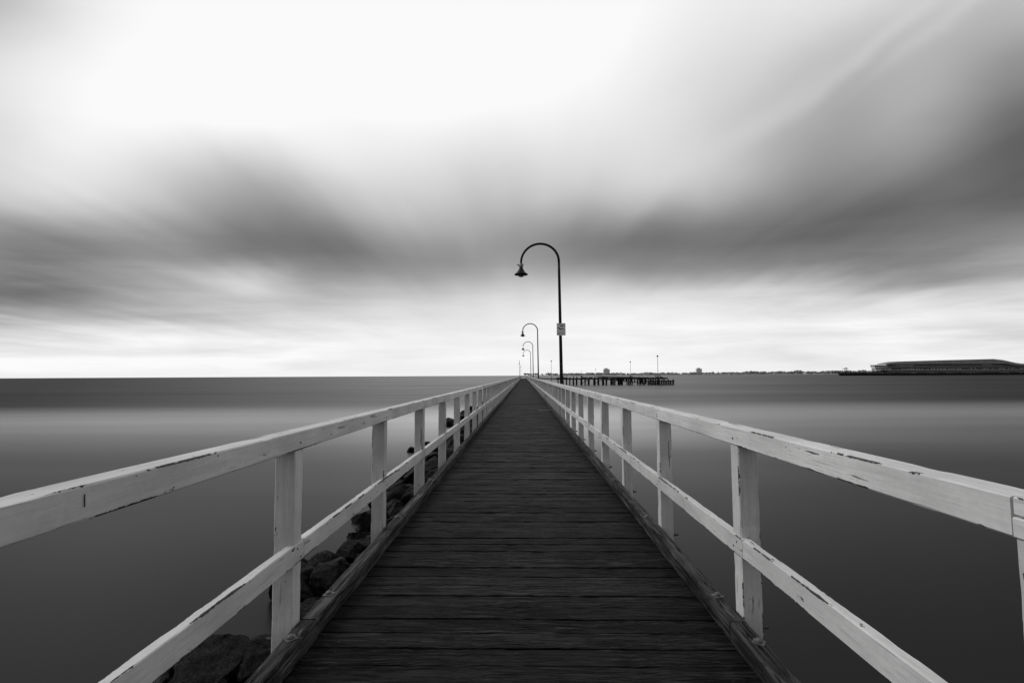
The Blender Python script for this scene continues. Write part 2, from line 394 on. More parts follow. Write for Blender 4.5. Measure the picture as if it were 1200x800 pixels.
# kerbs with coach bolts
def bolt_me():
    bm = bmesh.new()
    box_bm(bm, -.027,.027,-.027,.027,0,.005)
    lathe_bm(bm, [(.017,.004),(.018,.009),(.016,.016),(.010,.021),(.003,.023)], 10)
    return me_from(bm, 'bolt')
BOLT = bolt_me(); BOLT.materials.append(M['galv'])
def build_kerbs():
    for s in (-1, 1):
        cx = s*(HALF+KW/2); joints = [2.78 + 6.88*k for k in range(-1, 36)]
        for a, b in zip(joints, joints[1:]):
            b = min(b, END); 
            if a >= END: break
            L = b-a-.012; near = a < 12
            bm = bmesh.new(); beam_bm(bm, L, KW-.003, KH, .009, .06 if near else 1.0, .0032 if near else 0, 'Y', seed=a+s*3, chips=.006 if near else 0)
            k = link('kerb', me_from(bm, 'kerb'), M['kerb'], pier, (cx + rnd.uniform(-.003,.003), (a+b)/2, KH/2+.003+rnd.uniform(-.002,.003)))
            ys = [a+.31] + [a + .31 + 1.66 + 1.65*q for q in range(3)] + [b-.21]
            if a < 40:
                for yb in ys:
                    o = link('bolt', BOLT, None, k, (rnd.uniform(-.012,.012), yb-(a+b)/2, KH/2-.001), (rnd.uniform(-.06,.06), rnd.uniform(-.06,.06), rnd.uniform(0,1.5)))
build_kerbs()
def build_under():
    for x in (-.85, 0, .85):
        bm = bmesh.new(); beam_bm(bm, END+3, .15, .25, .01, 6, .004, 'Y', seed=x)
        link('stringer', me_from(bm, 'stringer'), M['beam_wood'], pier, (x, END/2-1.5, -.178))
    k = 0; y = -2.2
    bmc = bmesh.new(); beam_bm(bmc, 2.5, .2, .26, .01, .5, .004, 'X'); cross = me_from(bmc, 'crosshead'); cross.materials.append(M['beam_wood'])
    bmp = bmesh.new(); tube_bm(bmp, [(0,0,-3.2),(0.01,0,-1.6),(0,0,0)], [.17,.16,.15], 12); pile = me_from(bmp, 'pile', True); pile.materials.append(M['dark_wood'])
    while y < END and k < 49:
        link('crosshead', cross, None, pier, (0, y, -.436))
        for x in (-.8, .8): link('pile', pile, None, pier, (x, y, -.568))
        y += 5.16; k += 1
build_under()
# ------------------------------------------------------------------ railings
def post_me(seed, near):
    bm = bmesh.new(); beam_bm(bm, 1.28, .106, .100, .005, .06 if near else .64, .0016 if near else 0, 'Z', seed=seed, chips=.003 if near else 0)
    return me_from(bm, 'post')
FARPOST = post_me(3, False)
def build_railing(s, name_label):
    root = empty('railing', (s*XR, 0, 0), name_label, 'railing')
    posts = []
    y0, sp = (2.84, 1.63) if s > 0 else (2.69, 1.715)
    ys = [y0 + sp*k + .05 for k in range(-2, 150) if y0 + sp*k < END]
    if s > 0: ys[1] -= .045
    cx = .002 + .053
    bmf = bmesh.new(); extra = 0
    for i, y in enumerate(ys):
        loc = (s*cx, y, 1.0-.64)
        if i < 100:
            near = i < 9
            o = link('post', post_me(y+s*11, True) if near else FARPOST, M['post'], root, loc, (0, 0, rnd.uniform(-.02,.02)))
            if i < 9:   # bolt end sticking out behind the post at deck level
                bm = bmesh.new(); tube_bm(bm, [(s*.045,0,0),(s*.10,0,0)], .008, 8)
                tube_bm(bm, [(s*.055,0,0),(s*.072,0,0)], .016, 6)
                link('bolt', me_from(bm,'bolt'), M['rust'], o, (0, rnd.uniform(-.01,.01), -.335))
        else:
            beam_bm(bmf, 1.28, .106, .1, .004, 1.3, 0, 'Z', c=(loc[0], loc[1], loc[2])); extra += 1
    if extra: tag(link('post', me_from(bmf, 'post_row'), M['post'], root), kind='stuff')
    # top rail
    start = 1.265 if s > 0 else 1.37
    js = [start + 6.88*k for k in range(-1, 37)]
    if s < 0: js = [js[0]] + js[2:]
    for a, b in zip(js, js[1:]):
        if a >= END: break
        b = min(b, END); near = a < 9
        bm = bmesh.new()
        if s > 0:
            # half-lapped: upper tongue reaches back over the lower one
            lap = .30
            beam_bm(bm, b-a-lap-.006, .100, .098, .005, .04 if near else 1.5, .0008 if near else 0, 'Y', c=(0,-lap/2,0), seed=a, chips=.002 if near else 0)
            beam_bm(bm, lap, .0995, .044, .004, .05 if near else .3, .001 if near else 0, 'Y', c=(0,(b-a)/2-lap/2-.006,.0265), seed=a+5)
            beam_bm(bm, lap, .0995, .048, .003, .05 if near else .3, .001 if near else 0, 'Y', c=(0,-(b-a)/2-lap/2,-.0245), seed=a+9)
        else:
            beam_bm(bm, b-a-.0015, .100, .098, .005, .04 if near else 1.5, .0009 if near else 0, 'Y', seed=a+77, chips=.002 if near else 0)
        link('top_rail', me_from(bm,'top_rail'), M['top_rail'], root, (s*(.050-.003), (a+b)/2, 1.051), (0,0,rnd.uniform(-.0006,.0006)))
    for i, yb in enumerate(ys[1:12]):
        for dy, zz, xx in ((-.02,.485,.003),(.025,.445,.003),(.0,1.03,.0025)):
            bm = bmesh.new(); tube_bm(bm, [(0,0,0),(-s*.0035,0,0)], .0055, 8)
            link('nail', me_from(bm,'nail'), M['nail'], root, (-s*(xx-.0005), yb+dy+rnd.uniform(-.01,.01), zz+rnd.uniform(-.01,.01)))
    if s < 0:
        bm = bmesh.new(); beam_bm(bm, .034, .002, .0025, .0005, .006, .0012, 'Z')
        link('split', me_from(bm,'split'), M['nail'], root, (.0025, 1.39, 1.058), (R(4),0,0))
    ls = [2.78+.03 + 5.16*k for k in range(-2, 50)]
    for a, b in zip(ls, ls[1:]):
        if a >= END: break
        b = min(b, END); near = a < 14
        bm = bmesh.new(); beam_bm(bm, b-a-.004, .046, .102, .004, .04 if near else 1.5, .0006 if near else 0, 'Y', seed=a*1.3+s, chips=.0018 if near else 0)
        link('lower_rail', me_from(bm,'lower_rail'), M['low_rail'], root, (s*(.023-.004), (a+b)/2, .466+rnd.uniform(-.002,.002)))
    return root
build_railing(-1, 'white peeling timber railing on the rock-bank side of the pier')
build_railing(1, 'white peeling timber railing on the lamp post side of the pier')
# gate across the pier
def build_gate():
    r = empty('barrier_gate', (0, 181, 0), 'small white timber barrier standing across the far end of the plank deck', 'barrier')
    for x in (-1.0, 0, 1.0):
        bm = bmesh.new(); beam_bm(bm, 1.25, .11, .11, .006, .6, 0, 'Z'); link('post', me_from(bm,'post'), M['post'], r, (x,0,.63))
    for z, h in ((1.15,.12),(.72,.11),(.30,.11)):
        bm = bmesh.new(); beam_bm(bm, 2.08, .05, h, .004, .5, 0, 'X'); link('rail', me_from(bm,'rail'), M['low_rail'], r, (0,-.085,z))
build_gate()
# pale strip lying on the deck
bm = bmesh.new(); beam_bm(bm, .50, .035, .012, .003, .05, .001, 'X')
tag(link('batten', me_from(bm,'batten'), M['pale'], None, (.845, 20.6, .012), (0,0,.02)), 'thin pale batten lying across the dark planks against the kerb', 'batten')
# bird dropping splash on the kerb
# ------------------------------------------------------------------ street lamps
def lamp(y, x, label, near=False, H=6.42, rz=0.0, group='gooseneck lamps along the pier', lean=.6):
    r = empty('street_lamp', (x, y, -.3), label, 'street lamp', group, rz)
    bm = bmesh.new()
    Rr = .72; zt = H + .3 - Rr
    lx = -math.tan(R(lean))
    pts = [(0,0,0),(0,0,.35)]; rad = [.085,.085]
    for q in (.36, 1.2, 2.2, 3.2, 4.2, zt-.4, zt): pts.append((lx*q,0,q)); rad.append(.070-.022*q/zt)
    tube_bm(bm, pts, rad, 14); o = link('pole', me_from(bm,'pole',True), M['black'], r)
    bm = bmesh.new(); pts = []
    for k in range(25):
        a = math.pi*k/24; pts.append((lx*zt - Rr + Rr*math.cos(a) + .012*math.sin(a), 0, zt + Rr*.98*math.sin(a)))
    ex = pts[-1][0]; pts.append((ex, 0, zt-.06))
    tube_bm(bm, pts, [.048-.006*k/25 for k in range(26)], 12)
    link('arm', me_from(bm,'arm',True), M['black'], r)
    hz = zt-.03
    hd = bmesh.new(); lathe_bm(hd, [(.03,-.19),(.066,-.20),(.075,-.25),(.100,-.31),(.150,-.40),(.205,-.47),(.255,-.51),(.260,-.54),(.240,-.545),(.165,-.49),(.10,-.45),(.05,-.44)], 28)
    for v in hd.verts: v.co.z *= .84
    hood = link('lamp_shade', me_from(hd,'lamp_shade',True), M['black'], r, (ex, 0, hz))
    gl = bmesh.new(); lathe_bm(gl, [(.05,-.46),(.105,-.53),(.110,-.60),(.075,-.64),(.02,-.655)], 20)
    for v in gl.verts: v.co.z *= .83
    link('bulb_glass', me_from(gl,'bulb_glass',True), M['glass'], hood)
    if near:
        cl = bmesh.new(); lathe_bm(cl, [(.045,.0),(.060,-.01),(.066,-.10),(.080,-.12),(.080,-.17),(.062,-.22),(.05,-.23)], 16)
        tube_bm(cl, [(-.05,0,-.12),(-.12,0,-.09),(-.13,0,-.04)], [.03,.028,.02], 10)
        tube_bm(cl, [(.04,0,-.10),(.10,0,-.06)], [.025,.02], 8)
        for v in cl.verts: v.co.z *= .84
        link('collar', me_from(cl,'collar',True), M['grey_metal'], r, (ex, 0, hz))
        bs = bmesh.new(); box_bm(bs, -.14,.14,-.14,.14,.0,.03)
        for sx in (-.1,.1):
            for sy in (-.1,.1): lathe_bm(bs, [(.014,.03),(.014,.05),(.005,.056)], 8, (sx,sy,0))
        link('base_plate', me_from(bs,'base_plate'), M['rust'], r, (0,0,.0))
        bb = bmesh.new(); box_bm(bb, -.42,.13,-.09,.09,-.14,-.001)
        link('bracket', me_from(bb,'bracket'), M['beam_wood'], r)
    return r
XP = 1.45
lamp(19.3, XP, 'tall black gooseneck lamp nearest the camera with a small white sign on its pole', True)
lamp(49.5, XP, 'second gooseneck lamp out along the pier, with the sea horizon low behind it', True)
lamp(76, XP, 'third gooseneck lamp along the pier, arch just inside the second one')
lamp(101, XP, 'fourth and smallest gooseneck lamp on the lamp post side of the pier')
lamp(168, -1.36, 'tiny lamp on the far left side of the pier, nearer of two', rz=R(90), lean=0)
lamp(240, -1.36, 'tiniest lamp at the very end of the pier', rz=R(90), lean=0)
# sign
def build_sign():
    z = 2.93; p = P(657.4, 386, 19.3)
    r = empty('sign', (p.x, 19.3-.075, p.z), 'small white warning sign with dark diver pictogram strapped to the nearest lamp pole', 'sign')
    bm = bmesh.new(); beam_bm(bm, .46, .33, .004, .001, .46, 0, 'Y')
    link('plate', me_from(bm,'plate'), M['sign'], r, (0,0,0), (R(90),0,0))
    def flat(name, polys, mat, yy=-.005):
        bm = bmesh.new()
        for poly in polys:
            v = [bm.verts.new((a,yy,b)) for a,b in poly]; bm.faces.new(v)
        link(name, me_from(bm,name), mat, r)
    def bar(x0,z0,x1,z1,w):
        d = Vector((x1-x0,z1-z0)).normalized(); n = Vector((-d.y,d.x))*w/2
        return [(x0+n.x,z0+n.y),(x0-n.x,z0-n.y),(x1-n.x,z1-n.y),(x1+n.x,z1+n.y)]
    rr = [( -.10+.026*math.cos(a*math.pi/6), .055+.026*math.sin(a*math.pi/6)) for a in range(12)]
    flat('pictogram', [rr, bar(-.075,.045,.02,.0,.035), bar(.02,.0,.07,.05,.03), bar(.07,.05,.12,-.03,.022), bar(-.07,.03,-.03,-.03,.02)], M['ink'])
    flat('header_band', [bar(-.14,.205,.14,.205,.018)], M['ink_grey'])
    flat('header_mark', [bar(-.06,.14,.13,.14,.03), bar(-.02,.115,.05,.115,.02)], M['ink'])
    flat('lower_panel', [bar(-.14,-.10,.13,-.10,.012), bar(-.14,-.165,-.03,-.165,.05), bar(.0,-.165,.13,-.165,.02)], M['ink_grey'])
    bm = bmesh.new()
    for zz in (-.15,.15):
        tube_bm(bm, [(.075*math.cos(a*math.pi/8), .075+.075*math.sin(a*math.pi/8), zz) for a in range(17)], .006, 6)
    link('strap', me_from(bm,'strap',True), M['grey_metal'], r)
build_sign()
# ------------------------------------------------------------------ rocks
def rock_bm(bm, c, sz, seed, sub=3):
    bt = bmesh.new(); bmesh.ops.create_icosphere(bt, subdivisions=sub, radius=1)
    rr = random.Random(seed); planes = []
    for k in range(13):
        d = Vector((rr.gauss(0,1), rr.gauss(0,1), rr.gauss(0,1))).normalized(); planes.append((d, rr.uniform(.50,.86)))
    rot = Euler((rr.uniform(0,6),rr.uniform(0,6),rr.uniform(0,6))).to_matrix()
    vmap = {}
    off = Vector((seed*.37%50, seed*.71%50, 0))
    for v in bt.verts:
        p = v.co.copy()
        for d, h in planes:
            k = p.dot(d)
            if k > h: p -= d*(k-h)*.97
        n = noise.fractal(p*1.6+off, 1.0, 2.1, 4)
        p *= 1 + n*.12
        if sub > 3: p += noise.noise_vector(p*4.5+off)*.045 + noise.noise_vector(p*11+off)*.03
        p = rot @ p; p = Vector((p.x*sz[0], p.y*sz[1], p.z*sz[2]))
        vmap[v] = bm.verts.new(p+Vector(c))
    for f in bt.faces:
        nf = bm.faces.new([vmap[v] for v in f.verts]); nf.smooth = True
    bt.free()
ROCKME = {}
def rock_variant(k, sub):
    if (k, sub) not in ROCKME:
        bm = bmesh.new(); rock_bm(bm, (0,0,0), (1, .85, .72), 100+k*17, sub)
        me = bpy.data.meshes.new('rock'); bm.normal_update(); bm.to_mesh(me); bm.free(); me.materials.append(M['rock'])
        ROCKME[(k, sub)] = me
    return ROCKME[(k, sub)]
def put_rock(x, y, z, s, label='dark wet rock heaped in the rubble bank along the left side of the pier', group='rubble rocks along the pier', sq=(1,1,1)):
    me = rock_variant(rnd.randrange(9), 5 if y < 9 else (4 if y < 20 else 3))
    o = bpy.data.objects.new('rock', me); COL.objects.link(o)
    o.location = (x,y,z); o.rotation_euler = (rnd.uniform(-.5,.5), rnd.uniform(-.5,.5), rnd.uniform(0,6.28))
    o.scale = (s*sq[0], s*sq[1], s*sq[2]); tag(o, label, 'rock', group); return o
def shore(y):     # outer edge of the bank, as |x|
    e = 3.05 + .35*noise.noise(Vector((y*.55, 3.3, 0))) + .25*noise.noise(Vector((y*1.7, 9.1, 0)))
    for c, w, d in ((8.2,.5,.8),(5.95,.45,.9)): e -= d*math.exp(-((y-c)/w)**2)
    e += .012*min(y, 60)
    return e
nr = 0; y = 2.0
while y < 34:
    e = shore(y); x = .4
    while x < e:
        s = rnd.uniform(.26, .50) if y < 15 else rnd.uniform(.28, .5)
        t = min(1, max(0, (x-.9)/(e-.9)))
        z = WATER + .08 + (1-t)*.60 + rnd.uniform(-.14,.16)
        if x > 1.25 or rnd.random() < .3:
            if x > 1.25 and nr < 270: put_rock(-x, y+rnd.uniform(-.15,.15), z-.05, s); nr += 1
        x += s*rnd.uniform(1.0, 1.35)
    y += .50 if y < 12 else .66
# the two rocks standing off the bank and others named apart
for px, py, s, lb in ((481,524,.22,'low flat dark rock out in the water left of the bank, seen between railing posts'),
                      (500,518,.26,'rounded dark rock standing clear of the water beside the low flat one'),):
    d = 2.9*600/(py+4-440); p = P(px, py, d); put_rock(p.x, d, WATER+.06, s, lb, None, (1.1,1,.95))
for px, py, s in ((530,494,.55),(541,489,.5),(525,496,.4),(548,484,.6),(554,480,.6)):
    d = 2.9*600/(py+3-440); p = P(px, py, d); put_rock(p.x, d, WATER+.10, s)
put_rock(-3.25, 5.25, -1.52, .46, 'smooth dark boulder at the edge of the water, nearest of the rubble bank', None, (1,1,.8))
put_rock(-2.72, 4.75, -1.36, .52, 'big pitted boulder just beside the first railing post foot', None, (.9,1.3,.9))
bm = bmesh.new(); k = 0; y = 34.0
while y < 150:
    x = 1.3; e = 3.9+.5*noise.noise(Vector((y*.3,1,1)))
    while x < e:
        s = rnd.uniform(.35,.6); t = min(1,(x-.9)/(e-.9))
        rock_bm(bm, (-x, y+rnd.uniform(-.3,.3), WATER+.05+(1-t)*.5), (s,s*.9,s*.7), k, 2); k += 1; x += s*1.3
    y += .95
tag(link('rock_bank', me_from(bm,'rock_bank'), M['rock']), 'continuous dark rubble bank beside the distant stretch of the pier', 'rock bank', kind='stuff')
# bank core below the rocks
bm = bmesh.new(); prev = None
yy = 1.0
while yy < 150:
    e = shore(yy)-.25 if yy < 34 else 3.6
    ring = [bm.verts.new(p) for p in ((.9,yy,-2.4),(.6,yy,-1.2),(-1.0,yy,-1.25+.05*noise.noise(Vector((yy,0,0)))),(-e+.9,yy,-1.56),(-e-.5,yy,-2.4))]
    if prev:
        for k in range(4): bm.faces.new((prev[k],prev[k+1],ring[k+1],ring[k]))
    prev = ring; yy += .5 if yy < 34 else 3
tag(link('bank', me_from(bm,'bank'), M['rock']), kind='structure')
# rocks awash close on the right
for x, y, s, z in ((1.75,3.4,.30,-1.60),(2.2,3.55,.26,-1.60),(2.55,3.35,.22,-1.585),(1.5,3.0,.3,-1.58)):
    put_rock(x, y, z, s, 'flat dark rock barely awash under the right hand railing', 'rocks awash on the right of the pier', (1.3,1,.6))
# ------------------------------------------------------------------ far jetty
def far_jetty():
    Y = 151.0
    r = empty('jetty', (0,0,0), 'low dark timber jetty on many piles crossing the water right of the pier', 'jetty')
    zt = P(720, 442.6, Y).z; zb = zt-.45
    xl = P(652, 443, Y).x; xr = P(777, 443, Y).x
    bm = bmesh.new(); beam_bm(bm, xr-xl, 3.2, .42, .03, 1.0, .02, 'X', c=((xl+xr)/2, Y+1.6, zb+.21)); link('deck', me_from(bm,'deck'), M['beam_wood'], r)
    bm = bmesh.new(); v = [Vector((1.3, 203, zt-.02)), Vector((1.3, 199.5, zt-.02)), Vector((xl+.3, Y+.2, zt-.02)), Vector((xl+.3, Y+3.0, zt-.02))]
    top = [bm.verts.new(q) for q in v]; bot = [bm.verts.new(q-Vector((0,0,.4))) for q in v]
    bm.faces.new(top); bm.faces.new(bot[::-1])
    for k in range(4): bm.faces.new((top[k],bot[k],bot[(k+1)%4],top[(k+1)%4]))
    link('link_deck', me_from(bm,'link_deck'), M['beam_wood'], r)
    for px, w in ((654,.3),(660,.3),(664,.3),(668,.3),(672,.3),(676,.42),(681.6,.42),(686,.22),(690.4,.42),(697,.45),(701.6,.3),(707.3,.42),(711.3,.3),(717.3,.42),(720.7,.3),(726,.42),(729.3,.42),(736.5,.34),(738.7,.34),(740.6,.34),(749.3,.42),(752.7,.3),(755.5,.4)):
        x = P(px, 446, Y).x
        up = rnd.choice((.0,.05,.25,.35,.5)) if px not in (681.6, 738.7) else .7
        bm = bmesh.new(); tube_bm(bm, [(rnd.uniform(-.22,.22),0,WATER-1.5),(0,0,zt+up)], w*.52, 9); link('pile', me_from(bm,'pile',True), M['dark_wood'], r, (x, Y-.12, 0))
        bm = bmesh.new(); tube_bm(bm, [(0,0,WATER-1.5),(0,0,zt-.1)], w*.5, 9); link('pile', me_from(bm,'pile',True), M['dark_wood'], r, (x+.15, Y+2.9, 0))
    for pa_, pb_ in ((681.6,690.4),(697,707.3),(717.3,726),(740.6,749.3)):
        q0, q1 = P(pa_,446,Y).x, P(pb_,446,Y).x
        bm = bmesh.new(); tube_bm(bm, [(q0,Y+.3,WATER+.5),(q1,Y+.3,zb)], .09, 8); link('brace', me_from(bm,'brace',True), M['dark_wood'], r)
    # cluttered low kerb and handrail bits on top
    x = xl
    while x < xr:
        L = rnd.uniform(.5,2.2); h = rnd.uniform(.06,.30)
        if rnd.random() < .8:
            bm = bmesh.new(); box_bm(bm, x, min(x+L,xr), Y+.0, Y+.25, zt+.004, zt+h)
            link('coping', me_from(bm,'coping'), M['beam_wood'], r)
        x += L + rnd.uniform(.1,.5)
    # lower landing stage at the right end
    x0 = P(756, 446, Y).x; x1 = P(787, 446, Y).x; z1 = P(770, 445.7, Y).z
    bm = bmesh.new(); beam_bm(bm, x1-x0, 4, .4, .02, 1, .02, 'X', c=((x0+x1)/2, Y-1.0, z1-.2)); link('landing', me_from(bm,'landing'), M['beam_wood'], r)
    k = 0; x = x0+.25
    while x < x1-.1:
        bm = bmesh.new(); tube_bm(bm, [(0,0,WATER-1.2),(0,0,z1+rnd.choice((-.1,.1,.35)))], .2, 8); link('fender_pile', me_from(bm,'fender_pile',True), M['dark_wood'], r, (x, Y-3.1, 0)); x += rnd.uniform(.5,.8)
    for z in (z1-.75, z1-1.15):
        bm = bmesh.new(); beam_bm(bm, x1-x0-.2, .2, .22, .02, 1, .01, 'X', c=((x0+x1)/2, Y-2.82, z)); link('waling', me_from(bm,'waling'), M['beam_wood'], r)
    for a, b in (((759,441.5),(757.5,447)), ((773.5,441.5),(777,447)), ((761,443),(766,447))):
        pa, pb = P(a[0],a[1],Y-1), P(b[0],b[1],Y-1)
        bm = bmesh.new(); tube_bm(bm, [pa,pb], .09, 8); link('brace', me_from(bm,'brace',True), M['dark_wood'], r)
    bm = bmesh.new(); tube_bm(bm, [P(768,442,Y),P(768,439.2,Y)], .07, 8); tube_bm(bm, [P(774,442,Y),P(774,439.2,Y)], .07, 8); tube_bm(bm, [P(768,440,Y),P(774,440,Y)], .06, 8)
    link('handrail', me_from(bm,'handrail',True), M['dark_wood'], r)
    # jetty running out behind
    s = empty('breakwater_walk', (0,0,0), 'thin dark walkway receding into the bay behind the jetty', 'walkway')
    bm = bmesh.new(); a, b = Vector((41.5, Y+3.4, zt-.05)), Vector((62, 430, zt-.05)); n = Vector((1.6,0,0))
    v = [a-n,a+n,b+n,b-n]; top = [bm.verts.new(q) for q in v]; bot = [bm.verts.new(q-Vector((0,0,.4))) for q in v]
    bm.faces.new(top); bm.faces.new(bot[::-1])
    for k in range(4): bm.faces.new((top[k],bot[k],bot[(k+1)%4],top[(k+1)%4]))
    link('deck', me_from(bm,'deck'), M['beam_wood'], s)
    for k in range(30):
        q = a.lerp(b, (k+.5)/30)
        for dx in (-1.3,1.3):
            bm = bmesh.new(); tube_bm(bm, [(0,0,WATER-1),(0,0,zt-.1)], .2, 8); link('pile', me_from(bm,'pile',True), M['dark_wood'], s, (q.x+dx,q.y,0))
    def jlamp(px, ptop, Yl, label, hd=True):
        p = P(px, ptop, Yl); zb_ = zt
        o = empty('jetty_lamp', (p.x, Yl, zb_), label, 'lamp', 'lamps on the jetty')
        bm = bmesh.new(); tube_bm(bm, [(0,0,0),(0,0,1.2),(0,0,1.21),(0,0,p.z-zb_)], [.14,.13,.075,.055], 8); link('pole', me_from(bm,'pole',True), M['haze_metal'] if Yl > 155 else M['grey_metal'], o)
        bm = bmesh.new(); lathe_bm(bm, [(.08,.12),(.22,-.05),(.32,-.22),(.20,-.32),(.1,-.36)], 12); link('lamp_head', me_from(bm,'lamp_head',True), M['black'], o, (0,0,p.z-zb_))
    jlamp(770.5, 416.5, Y+1, 'thin lamp post on the outer end of the dark jetty, tallest of the three there')
    jlamp(738.6, 423.4, 204, 'pale thin lamp post behind the middle of the jetty')
    jlamp(698, 432.3, 330, 'tiny lamp post on the far walkway left of the others')
    jlamp(681, 422.6+12, 420, 'faintest tiny lamp post just right of the nearest big lamp pole')
far_jetty()
def slim_lamp():
    Y = 199; p = P(646, 422.6, Y); o = empty('street_lamp', (p.x, Y, -.4), 'slim far lamp post between the second and the nearest gooseneck lamps', 'street lamp')
    bm = bmesh.new(); tube_bm(bm, [(0,0,-2),(0,0,1.4),(0,0,1.41),(0,0,p.z+.4)], [.12,.12,.07,.05], 8); link('pole', me_from(bm,'pole',True), M['grey_metal'], o)
    bm = bmesh.new(); lathe_bm(bm, [(.08,.15),(.25,-.05),(.3,-.2),(.15,-.3)], 12); link('lamp_head', me_from(bm,'lamp_head',True), M['grey_metal'], o, (0,0,p.z+.4))
slim_lamp()
# ------------------------------------------------------------------ far shore
M['haze_tree'] = rough_mat('hazy_far_trees', .24, .40, .08, .9, .0, .5)  # haze painted in as paler grey, likewise in shore, wall and window colours below
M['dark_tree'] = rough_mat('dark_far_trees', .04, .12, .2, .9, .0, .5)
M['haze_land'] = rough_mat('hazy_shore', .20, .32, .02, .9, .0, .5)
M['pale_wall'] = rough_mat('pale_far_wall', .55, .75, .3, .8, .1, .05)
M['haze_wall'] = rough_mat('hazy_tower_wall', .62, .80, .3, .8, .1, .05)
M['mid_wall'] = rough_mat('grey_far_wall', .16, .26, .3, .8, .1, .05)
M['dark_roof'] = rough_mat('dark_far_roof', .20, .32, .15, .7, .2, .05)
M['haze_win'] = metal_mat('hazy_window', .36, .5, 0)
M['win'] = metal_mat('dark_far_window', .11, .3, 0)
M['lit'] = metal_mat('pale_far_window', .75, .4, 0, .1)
M['stone'] = rough_mat('dark_breakwater_stone', .006, .025, .5, .9, .1, .2)
FY = 2600.0
def far_shore():
    xl, xr = P(600,440,FY).x, P(1042,440,FY).x
    bm = bmesh.new(); n = 120; prev = None
    for k in range(n+1):
        x = xl+(xr-xl)*k/n; h = 6+2.5*noise.noise(Vector((k*.13,0,0)))
        if k < 12: h *= k/12
        ring = [bm.verts.new(p) for p in ((x,FY-30,WATER-1),(x,FY-22,WATER+1.2),(x,FY+40,WATER+h),(x,FY+400,WATER+h*.6))]
        if prev:
            for q in range(3): bm.faces.new((prev[q],prev[q+1],ring[q+1],ring[q]))
        prev = ring
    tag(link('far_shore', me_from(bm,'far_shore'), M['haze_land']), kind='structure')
    bm = bmesh.new()
    for k in range(1150):
        u = rnd.random(); x = xl+60+(xr-xl-60)*u
        px_u = 600+442*u
        dens = .45+.55*noise.noise(Vector((px_u*.045,5,0)))+(.25 if px_u > 860 else 0)
        if rnd.random() > dens+.25: continue
        s = rnd.uniform(4.8,8.5)*(1.0+.5*max(0,(px_u-780)/260)) * (.8+.5*noise.noise(Vector((px_u*.08,9,0))))
        cx, cy, cz = x, FY+rnd.uniform(20,130), WATER+s*.9+3+rnd.uniform(0,2)
        for j in range(5):
            rock_bm(bm, (cx+rnd.uniform(-s,s), cy, cz+rnd.uniform(-s*.4,s*.5)), (s*rnd.uniform(.4,.9),s*.6,s*rnd.uniform(.3,.7)), k*7+j, 1)
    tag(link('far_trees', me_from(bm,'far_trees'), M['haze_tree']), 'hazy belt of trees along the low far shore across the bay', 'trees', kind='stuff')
    for k in range(34):
        px_u = 662 + k*9.6 + rnd.uniform(-3,3); x = P(px_u,438,FY).x
        w, h = rnd.uniform(12,28), rnd.uniform(5,9.5)
        r = empty('house', (x, FY+12, WATER+1.5), 'small pale building low on the hazy far shore', 'house', 'small buildings along the far shore')
        bm = bmesh.new(); box_bm(bm, -w/2,w/2,0,12,0,h*.7); link('wall', me_from(bm,'wall'), M['pale_wall'] if rnd.random()<.6 else M['mid_wall'], r)
        bm = bmesh.new(); v = [bm.verts.new(p) for p in ((-w/2-.6,-.8,h*.7+.05),(w/2+.6,-.8,h*.7+.05),(w/2+.6,12.8,h*.7+.05),(-w/2-.6,12.8,h*.7+.05),(-w/4,6,h),(w/4,6,h))]
        for q in ((0,1,5,4),(1,2,5),(2,3,4,5),(3,0,4),(3,2,1,0)): bm.faces.new([v[i] for i in q])
        link('roof', me_from(bm,'roof'), M['mid_wall'], r)
        bm = bmesh.new(); 
        for q in range(int(w/4)): box_bm(bm, -w/2+1.2+q*4, -w/2+3+q*4, -.08, -.01, h*.25, h*.5)
        link('window', me_from(bm,'window'), M['win'], r)
    def block(px0, px1, pt, label, Y, mat, floors):
        a = P(px0, pt, Y); b = P(px1, pt, Y); w = b.x-a.x; h = a.z-WATER-1
        r = empty('apartment_block', ((a.x+b.x)/2, Y, WATER+1), label, 'building')
        bm = bmesh.new(); box_bm(bm, -w/2,w/2,0,18,0,h*.86); box_bm(bm, -w/3,w/5,3,14,h*.86+.01,h); link('wall', me_from(bm,'wall'), mat, r)
        fh = h*.86/floors
        for f in range(floors):
            bm = bmesh.new()
            nc = 5
            for c in range(nc): box_bm(bm, -w/2+w*(c+.2)/nc, -w/2+w*(c+.75)/nc, -.12,-.01, f*fh+fh*.3, f*fh+fh*.8)
            link('window_row', me_from(bm,'window_row'), M['haze_win'], r)
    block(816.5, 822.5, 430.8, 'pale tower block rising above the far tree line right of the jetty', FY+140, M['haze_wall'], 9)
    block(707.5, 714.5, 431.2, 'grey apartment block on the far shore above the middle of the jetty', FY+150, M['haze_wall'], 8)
    # channel beacon
    p = P(857.5, 438, 900)
    r = empty('channel_marker', (p.x, 900, WATER), 'tiny dark channel marker post in the open water before the far shore', 'marker')
    bm = bmesh.new(); tube_bm(bm, [(0,0,-1),(0,0,2.4)], .25, 8); link('post', me_from(bm,'post'), M['black'], r)
    bm = bmesh.new(); lathe_bm(bm, [(.6,2.4),(.6,3.3),(.1,3.9)], 8); link('top_mark', me_from(bm,'top_mark'), M['black'], r)
far_shore()
